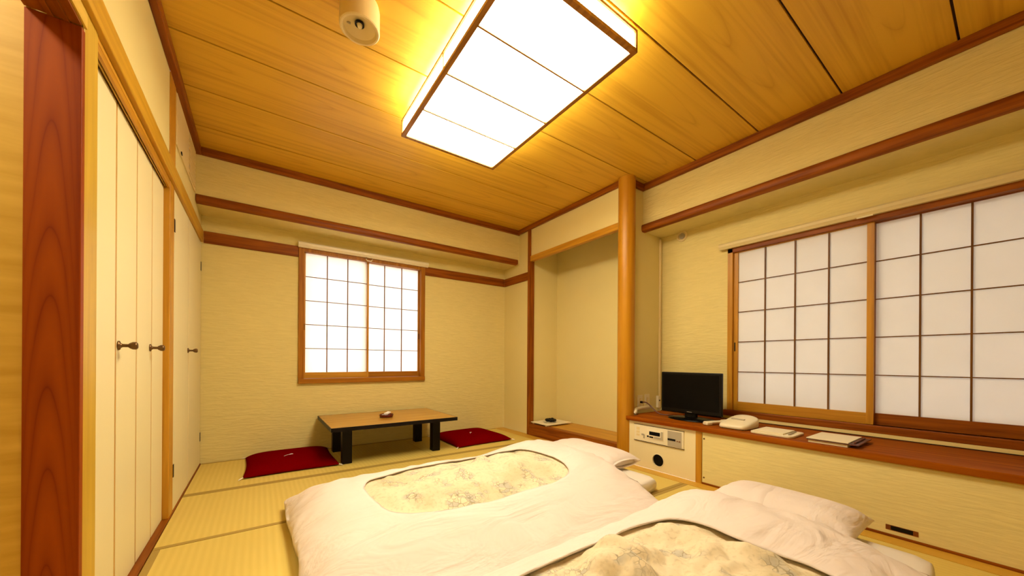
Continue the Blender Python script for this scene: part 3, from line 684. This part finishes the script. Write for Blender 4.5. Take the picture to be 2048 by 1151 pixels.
def telephone():
    t = thing('telephone', (2.80, 1.15, 0.405), 'cream telephone with its handset lying at the left', 'telephone')
    # wedge body, sloping towards the room, rounded plan
    m = MB(); rows = []
    x0, x1, y0, y1 = 2.625, 2.875, 1.055, 1.235
    n = 40
    def ring(s, z_of):
        out = []
        for i in range(n):
            a = 2*math.pi*i/n; c_, s_ = math.cos(a), math.sin(a)
            r = (abs(c_)**6+abs(s_)**6)**(-1/6)
            u, v = c_*r*s, s_*r*s
            xx = (x0+x1)/2+u*(x1-x0)/2; yy = (y0+y1)/2+v*(y1-y0)/2
            out.append((xx, yy, z_of(u, v)))
        return out
    top = lambda u, v: 0.405+0.030+0.052*(u+1)/2*(1-0.35*v*v)
    for s, f in ((0.90, lambda u, v: 0.4105), (0.97, lambda u, v: 0.4105), (1.0, lambda u, v: 0.418), (1.0, lambda u, v: top(u, v)-0.012), (0.97, lambda u, v: top(u, v)-0.003), (0.90, top), (0.6, lambda u, v: top(u, v)+0.004), (0.3, lambda u, v: top(u, v)+0.006), (0.01, lambda u, v: top(u, v)+0.006)):
        rows.append(ring(s, f))
    V = m.grid(rows, closed_u=True); m.bm.faces.new(V[0][::-1]); m.bm.faces.new(V[-1])
    smooth_auto(m.obj('phone_body', 'plastic_cream', t, recalc=True), 50)
    # dark grip slot on the top
    mm = MB().box(-0.009, 0.009, -0.042, 0.042, -0.003, 0.002, bev=0.0015)
    mm.rot(Matrix.Translation((2.735, 1.145, 0.4655)) @ Matrix.Rotation(-0.205, 4, 'Y'))
    mm.obj('grip_slot', 'plastic_grey', t)
    # handset lying along the left side
    mm = MB().box(-0.105, 0.105, -0.017, 0.017, -0.008, 0.010, bev=0.006).box(-0.105, -0.055, -0.022, 0.022, -0.017, 0.008, bev=0.007).box(0.055, 0.105, -0.022, 0.022, -0.017, 0.014, bev=0.007)
    mm.rot(Matrix.Translation((2.735, 1.290, 0.4235)) @ Matrix.Rotation(math.radians(-18), 4, 'Z'))
    smooth_auto(mm.obj('handset', 'plastic_cream', t), 50)
    for (x, y) in ((2.65, 1.08), (2.65, 1.21), (2.85, 1.08), (2.85, 1.21)):
        MB().lathe([(0.006, 0.4055), (0.006, 0.4115)], (x, y, 0), 'Z', 10).obj('rubber_foot', 'plastic_black', t)
telephone()

def rounded_slab(x0, x1, y0, y1, z0, z1, r, seg=6, bev=0.0):
    pts = []
    for (cx, cy, a0) in ((x1-r, y1-r, 0), (x0+r, y1-r, 90), (x0+r, y0+r, 180), (x1-r, y0+r, 270)):
        for k in range(seg+1):
            a = math.radians(a0+90*k/seg); pts.append((cx+r*math.cos(a), cy+r*math.sin(a)))
    return MB().prism(pts, 'Z', z0, z1, bev)
t = thing('memo_tray', (2.72, 0.91, 0.405), 'cream memo tray with a note pad beside the telephone', 'tray')
smooth_auto(rounded_slab(2.605, 2.835, 0.795, 1.025, 0.4055, 0.4185, 0.03, bev=0.003).obj('tray', 'plastic_cream', t), 30)
box('note_pad', 'ivory_paper', (2.625, 2.818, 0.845, 1.005, 0.419, 0.4265), t, bev=0.001)
MB().tube([(2.64, 0.822, 0.4225), (2.79, 0.830, 0.4225)], 0.0035, 8).obj('pen', 'plastic_grey', t)
t = thing('guest_folder', (2.72, 0.63, 0.405), 'cream guest folder stacked on papers with a dark spine', 'folder')
box('inner_papers', 'ivory_paper', (2.598, 2.85, 0.545, 0.715, 0.4055, 0.4205), t)
box('lower_cover', 'leather_brown', (2.59, 2.87, 0.500, 0.720, 0.4208, 0.4265), t, bev=0.001)
box('upper_cover', 'ivory_paper', (2.588, 2.868, 0.540, 0.722, 0.427, 0.4315), t, bev=0.001)
MB().tube([(2.62, 0.520, 0.4315), (2.83, 0.522, 0.4315)], 0.0045, 10).obj('pen', 'leather_brown', t)

# ================================================================== ALCOVE ORNAMENT
t = thing('display_stand', (2.79, 3.17, 0.134), 'thin pale display board in the alcove', 'stand')
box('board_top', 'ivory_paper', (2.60, 2.97, 3.02, 3.31, 0.147, 0.156), t, bev=0.002)
for (x, y) in ((2.63, 3.05), (2.63, 3.28), (2.94, 3.05), (2.94, 3.28)): box('foot', 'ivory_paper', (x-0.02, x+0.02, y-0.015, y+0.015, 0.1345, 0.147), t)
t = thing('black_ornament', (2.765, 3.165, 0.156), 'black knobbly ornament in a white dish inside the alcove', 'ornament')
smooth_auto(MB().lathe([(0.03, 0.1565), (0.07, 0.1565), (0.088, 0.164), (0.086, 0.166), (0.068, 0.160), (0.01, 0.159)], (2.765, 3.165, 0), 'Z', 36).obj('dish', 'lamp_white', t))
m = MB()
for k in range(11):
    a = k*2.4; rr = 0.018+0.042*((k*0.37) % 1)
    m.lathe([(0.003, -0.015), (0.017, -0.010), (0.025, 0.0), (0.019, 0.012), (0.004, 0.018)], (2.765+rr*math.cos(a), 3.165+rr*math.sin(a), 0.176+0.006*((k*0.61) % 1)), 'Z', 12)
m.obj('beads', 'plastic_black', t, smooth=True)

# ================================================================== LOW TABLE AND CUSHIONS
def low_table():
    x0, x1, y0, y1 = 0.455, 1.535, 3.075, 3.858
    t = thing('low_table', (0.995, 3.465, 0), 'low dark-edged wooden tea table against the back wall', 'table')
    box('tabletop', 'table_wood', (x0+0.004, x1-0.004, y0+0.004, y1-0.004, 0.305, 0.330), t, bev=0.001)
    MB().box(x0, x1, y0, y0+0.0035, 0.298, 0.3295).box(x0, x1, y1-0.0035, y1, 0.298, 0.3295).box(x0, x0+0.0035, y0+0.0036, y1-0.0036, 0.298, 0.3295).box(x1-0.0035, x1, y0+0.0036, y1-0.0036, 0.298, 0.3295).box(x0+0.0036, x1-0.0036, y0+0.0036, y1-0.0036, 0.298, 0.3045).obj('edge_band', 'black_lacquer', t)
    for x in (0.562, 1.350):
        for y in (3.222, 3.690): box('leg', 'black_lacquer', (x, x+0.075, y, y+0.075, 0.0005, 0.2975), t, bev=0.003)
        box('rail', 'black_lacquer', (x+0.025, x+0.050, 3.2975, 3.6895, 0.245, 0.2975), t)
low_table()
t = thing('ashtray', (0.975, 3.43, 0.330), 'brown glass ashtray with matches on the low table', 'ashtray')
smooth_auto(MB().lathe([(0.045, 0.3305), (0.060, 0.334), (0.066, 0.356), (0.062, 0.357), (0.052, 0.340), (0.01, 0.339)], (0.975, 3.43, 0), 'Z', 28).obj('bowl', 'glass_brown', t), 40)
mm = MB().box(-0.026, 0.026, -0.018, 0.018, -0.006, 0.006, bev=0.001); mm.rot(Matrix.Translation((0.985, 3.435, 0.3655)) @ Matrix.Rotation(0.5, 4, 'Z') @ Matrix.Rotation(-0.25, 4, 'Y')); mm.obj('match_box', 'white_thread', t)
MB().tube([(0.94, 3.45, 0.349), (0.955, 3.40, 0.362)], 0.004, 8).obj('cigarette', 'white_thread', t)

def zabuton(cx, cy, hx, hy, rz, lab, H=0.080):
    t = thing('floor_cushion', (cx, cy, 0.0), lab, 'cushion', 'red floor cushions by the low table')
    n = 28; m = MB()
    def top(u, v):
        e = max(0.0, (1-abs(u)**5))**0.55*max(0.0, (1-abs(v)**5))**0.55
        dip = 0.014*math.exp(-(u*u+v*v)/0.02)
        return 0.012+(H-0.012)*e*(0.90+0.10*(1-u*u)*(1-v*v))-dip
    pin = lambda u, v: 1-0.045*(1-abs(u)**3)*abs(v)**4   # sides curve in, corners stick out
    rows_t, rows_b = [], []
    for j in range(n+1):
        v = -1+2*j/n; rt = []; rb = []
        for i in range(n+1):
            u = -1+2*i/n
            su, sv = math.sin(u*math.pi/2), math.sin(v*math.pi/2)
            x = su*hx*(1-0.045*(1-sv*sv)); y = sv*hy*(1-0.045*(1-su*su))
            zt = top(su, sv); zb = 0.012-0.0115*(max(0, 1-abs(su)**8)*max(0, 1-abs(sv)**8))**0.5
            rt.append((x, y, zt)); rb.append((x, y, zb))
        rows_t.append(rt); rows_b.append(rb)
    m.grid(rows_t); m.grid([r[::-1] for r in rows_b])
    bmesh.ops.remove_doubles(m.bm, verts=m.bm.verts[:], dist=0.0004)
    M = Matrix.Translation((cx, cy, 0)) @ Matrix.Rotation(rz, 4, 'Z')
    m.rot(M); m.obj('cushion_body', 'crimson_cloth', t, smooth=True)
    zc = top(0, 0)
    mm = MB().tube([(-0.012, 0, zc+0.002), (0, 0, zc+0.005), (0.012, 0.004, zc+0.002)], 0.0035, 8).tube([(-0.055, -0.09, top(-0.055/hx, -0.09/hy)+0.001), (-0.03, -0.045, top(-0.03/hx, -0.045/hy)+0.001), (0, 0, zc+0.003)], 0.0018, 6)
    mm.rot(M); mm.obj('centre_tuft', 'white_thread', t)
    for su in (-1, 1):
        for sv in (-1, 1):
            mm = MB().tube([(su*(hx-0.004), sv*(hy-0.004), 0.014), (su*(hx+0.010), sv*(hy+0.008), 0.010), (su*(hx+0.022), sv*(hy+0.016), 0.005)], [0.0035, 0.005, 0.003], 8)
            mm.rot(M); mm.obj('corner_tassel', 'white_thread', t)
zabuton(0.222, 3.530, 0.318, 0.325, 0.0, 'dark red floor cushion left of the low table')
zabuton(1.915, 3.515, 0.330, 0.325, 0.03, 'dark red floor cushion right of the low table')

# ================================================================== BEDDING
def se(a, n):
    c_, s_ = math.cos(a), math.sin(a); r = (abs(c_)**n+abs(s_)**n)**(-1/n); return c_*r, s_*r
def fbm(x, y, s, seed):
    return noise.fractal(Vector((x*s+seed, y*s-seed*0.7, seed*0.31)), 1.0, 2.0, 3)
def smoothstep(a, b, x):
    t_ = min(1, max(0, (x-a)/(b-a))); return t_*t_*(3-2*t_)

def mattress(x0, x1, y0, y1, h, lab, seed):
    m = MB(); n = 96; rows = []
    def ring(s, zf, infl=0.0):
        out = []
        for i in range(n):
            u, v = se(2*math.pi*i/n, 22)
            out.append(((x0+x1)/2+u*s*(x1-x0)/2, (y0+y1)/2+v*s*(y1-y0)/2, zf))
        return out
    spec = [(0.965, 0.002), (0.985, 0.006), (1.0, h*0.40), (1.0, h*0.62), (0.99, h*0.85), (0.975, h*0.96), (0.93, h*1.0), (0.8, h*1.03), (0.5, h*1.04), (0.02, h*1.04)]
    for s, z in spec: rows.append(ring(s, z))
    V = m.grid(rows, closed_u=True); m.bm.faces.new(V[0][::-1]); m.bm.faces.new(V[-1])
    return tag(m.obj('futon_mattress', 'sheet_cotton', smooth=True, recalc=True), lab, 'mattress', 'sheeted futon mattresses')

def pillow(cx, cy, hx, hy, H, zb, rz, lab, seed, hem=True):
    t = thing('pillow', (cx, cy, zb), lab, 'pillow', 'white pillows at the futon heads')
    n = 36; m = MB(); rows_t, rows_b = [], []
    for j in range(n+1):
        rt, rb = [], []
        for i in range(n+1):
            u = math.sin((-1+2*i/n)*math.pi/2); v = math.sin((-1+2*j/n)*math.pi/2)
            e = max(0, 1-abs(u)**2.6)**0.55*max(0, 1-abs(v)**4)**0.5
            g = 0.006*fbm(u*1.0, v*0.5, 2.2, seed)*e+0.004*math.sin(u*14+seed)*smoothstep(0.6, 0.95, abs(v))*e
            x = u*hx*(1-0.05*(1-v*v)); y = v*hy*(1-0.02*(1-u*u))
            rt.append((x, y, H*0.30+H*0.70*e+g)); rb.append((x, y, H*0.30-H*0.30*e+0.001))
        rows_t.append(rt); rows_b.append(rb)
    m.grid(rows_t); m.grid([r[::-1] for r in rows_b])
    bmesh.ops.remove_doubles(m.bm, verts=m.bm.verts[:], dist=0.0004)
    M = Matrix.Translation((cx, cy, zb)) @ Matrix.Rotation(rz, 4, 'Z')
    m.rot(M); m.obj('pillow_case', 'white_cotton', t, smooth=True)
    if not hem: return
    # open hem of the case at the near end
    mm = MB(); rr = []
    for k, (yy, s) in enumerate(((-hy*0.90, 0.62), (-hy*0.97, 0.66), (-hy*1.03, 0.70), (-hy*1.027, 0.67), (-hy*0.95, 0.58))):
        ring = []
        for i in range(28):
            a = 2*math.pi*i/28; ring.append((math.cos(a)*hx*s, yy, H*0.36+math.sin(a)*H*0.30*s))
        rr.append(ring)
    mm.grid(rr, closed_u=True); mm.rot(M); mm.obj('open_hem', 'white_cotton', t, smooth=True, recalc=True)

def duvet(x0, x1, y0, y1, mat_box, hole, lab, seed, T=0.105, mh=0.09, head=None, dip=0.022, puff=1.2):
    """thick quilt lying over the mattress; white cover with a cut-out that shows the print"""
    mx0, mx1, my0, my1 = mat_box
    cx, cy, hx, hy = (x0+x1)/2, (y0+y1)/2, (x1-x0)/2, (y1-y0)/2
    def support(x, y):
        d = max(mx0-x, x-mx1, my0-y, y-my1)
        s = mh*1.05*(1-smoothstep(0.0, 0.07, d))+0.004
        if head:
            px0, py0, py1, ph = head
            s += ph*smoothstep(px0-0.75, px0+0.02, x)*smoothstep(py0-0.22, py0+0.15, y)*(1-smoothstep(py1+0.02, py1+0.14, y))
        return s
    def loft(x, y):
        u, v = abs((x-cx)/hx), abs((y-cy)/hy)
        e = max(0, 1-min(1, u)**5)**0.6*max(0, 1-min(1, v)**4)**0.6
        return 0.012+T*e*(0.92+0.16*fbm(x, y, 1.7, seed))+0.006*e*fbm(x, y, 5.0, seed+3)
    def topz(x, y):
        d = max(mx0-x, x-mx1, my0-y, y-my1)
        soft = mh*1.05*(1-smoothstep(-0.16, 0.26, d))+0.004
        return max(support(x, y)+0.012, (support(x, y)-mh*1.05*(1-smoothstep(0.0, 0.07, d))-0.004)+soft+loft(x, y))
    hx0, hx1, hy0, hy1 = hole; hcx, hcy, hhx, hhy = (hx0+hx1)/2, (hy0+hy1)/2, (hx1-hx0)/2, (hy1-hy0)/2
    t = thing('duvet', (cx, cy, 0.0), lab, 'duvet', 'white duvets with a floral centre')
    n = 220; K = 44; m = MB(); rows = []
    def outer(a):
        u, v = se(a, 16)
        x, y = cx+u*hx, cy+v*hy
        wob = 0.014*fbm(x, y, 2.6, seed+9)
        k = smoothstep(0.86, 1.0, -u)*smoothstep(0.84, 1.0, v)      # far foot corner pulled into a point
        return x+u*wob-0.045*k, y+v*wob+0.01*k
    # match the rim points by direction so that the ring stays even
    ang = [2*math.pi*i/n for i in range(n)]
    HO = []; OU = []
    for a in ang:
        u, v = se(a, 4.2); wob = 1+0.018*fbm(u, v, 1.6, seed+5)
        HO.append((hcx+u*hhx*wob, hcy+v*hhy*wob)); OU.append(outer(a))
    P = lambda i, q: (HO[i][0]+(OU[i][0]-HO[i][0])*q, HO[i][1]+(OU[i][1]-HO[i][1])*q)
    # lip turned under at the cut-out
    rows.append([(HO[i][0]+(OU[i][0]-HO[i][0])*0.10, HO[i][1]+(OU[i][1]-HO[i][1])*0.10, topz(*P(i, 0.10))-0.012) for i in range(n)])
    rows.append([(*P(i, 0.012), topz(*P(i, 0.012))-0.007) for i in range(n)])
    rows.append([(*P(i, 0.0), topz(*P(i, 0.0))-0.001) for i in range(n)])
    for k in range(1, K+1):
        q = (k/K)**0.9; r = []
        for i in range(n):
            x, y = P(i, q); z = topz(x, y)
            # soft pulls around the cut-out and hanging folds at the rim
            wr = 0.0035*math.sin(18*fbm(x, y, 1.1, seed+1)+ang[i]*5)*smoothstep(0, 0.2, q)*(1-smoothstep(0.75, 1, q))
            fold = 0.010*math.sin(ang[i]*46+4*fbm(x, y, 2, seed))*smoothstep(0.82, 0.97, q)*(1-smoothstep(0.985, 1, q))
            r.append((x, y, max(0.006, z+wr+fold*0.6)))
        rows.append(r)
    # underside
    for q in (0.985, 0.93, 0.6, 0.3, 0.12):
        r = []
        for i in range(n):
            x, y = P(i, q); r.append((x, y, support(x, y)+0.002+(0.004 if q > 0.95 else 0)))
        rows.append(r)
    rows.append(rows[0])
    V = m.grid(rows, closed_u=True)
    bmesh.ops.remove_doubles(m.bm, verts=m.bm.verts[:], dist=0.0002)
    m.obj('duvet_cover', 'white_cotton', t, smooth=True, recalc=True)
    # printed quilt in the opening
    m = MB(); rows = []; K2 = 30
    for k in range(K2+1):
        q = 0.02+1.06*(k/K2); r = []
        for i in range(n):
            x = hcx+(HO[i][0]-hcx)*q; y = hcy+(HO[i][1]-hcy)*q
            z = topz(x, y)-0.008-dip*(0.35+max(0, fbm(x, y, 3.0, seed+21)))*smoothstep(0.72, 0.95, q)+0.018*(1-smoothstep(0.35, 0.99, q))+puff*(0.040*fbm(x, y, 3.4, seed+11)+0.024*abs(fbm(x, y, 6.0, seed+2)))*(1-smoothstep(0.80, 1.03, q))
            z = min(z, topz(x, y)-0.0135) if q > 1.0 else z
            r.append((x, y, z))
        rows.append(r)
    for q in (1.07, 0.6, 0.02):
        rows.append([(hcx+(HO[i][0]-hcx)*q, hcy+(HO[i][1]-hcy)*q, support(HO[i][0]*q+hcx*(1-q), HO[i][1]*q+hcy*(1-q))+0.004) for i in range(n)])
    V = m.grid(rows, closed_u=True); m.bm.faces.new(V[0]); m.bm.faces.new(V[-1][::-1])
    m.obj('printed_quilt', 'floral_print', t, smooth=True, recalc=True)
    return t
M1 = (0.19, 2.195, 1.385, 2.34); M2 = (0.15, 2.20, 0.185, 1.06)
mattress(*M1, 0.09, 'white sheeted futon mattress nearer the low table', 1)
mattress(*M2, 0.09, 'white sheeted futon mattress nearest the camera', 2)
pillow(2.135, 1.985, 0.19, 0.355, 0.12, 0.094, 0.0, 'white pillow at the head of the far futon', 3.0)
pillow(2.15, 0.69, 0.19, 0.295, 0.12, 0.094, 0.0, 'white pillow at the head of the near futon', 5.0, hem=False)
duvet(0.125, 1.945, 1.135, 2.44, M1, (0.45, 1.55, 1.47, 2.17), 'white duvet with floral centre on the far futon', 1.7, head=(1.94, 1.60, 2.32, 0.075))
duvet(0.10, 1.95, -0.12, 1.125, M2, (0.40, 1.43, 0.20, 0.90), 'white duvet with floral centre on the near futon', 4.3, head=(1.95, 0.42, 0.98, 0.060), dip=0.034, puff=1.7)
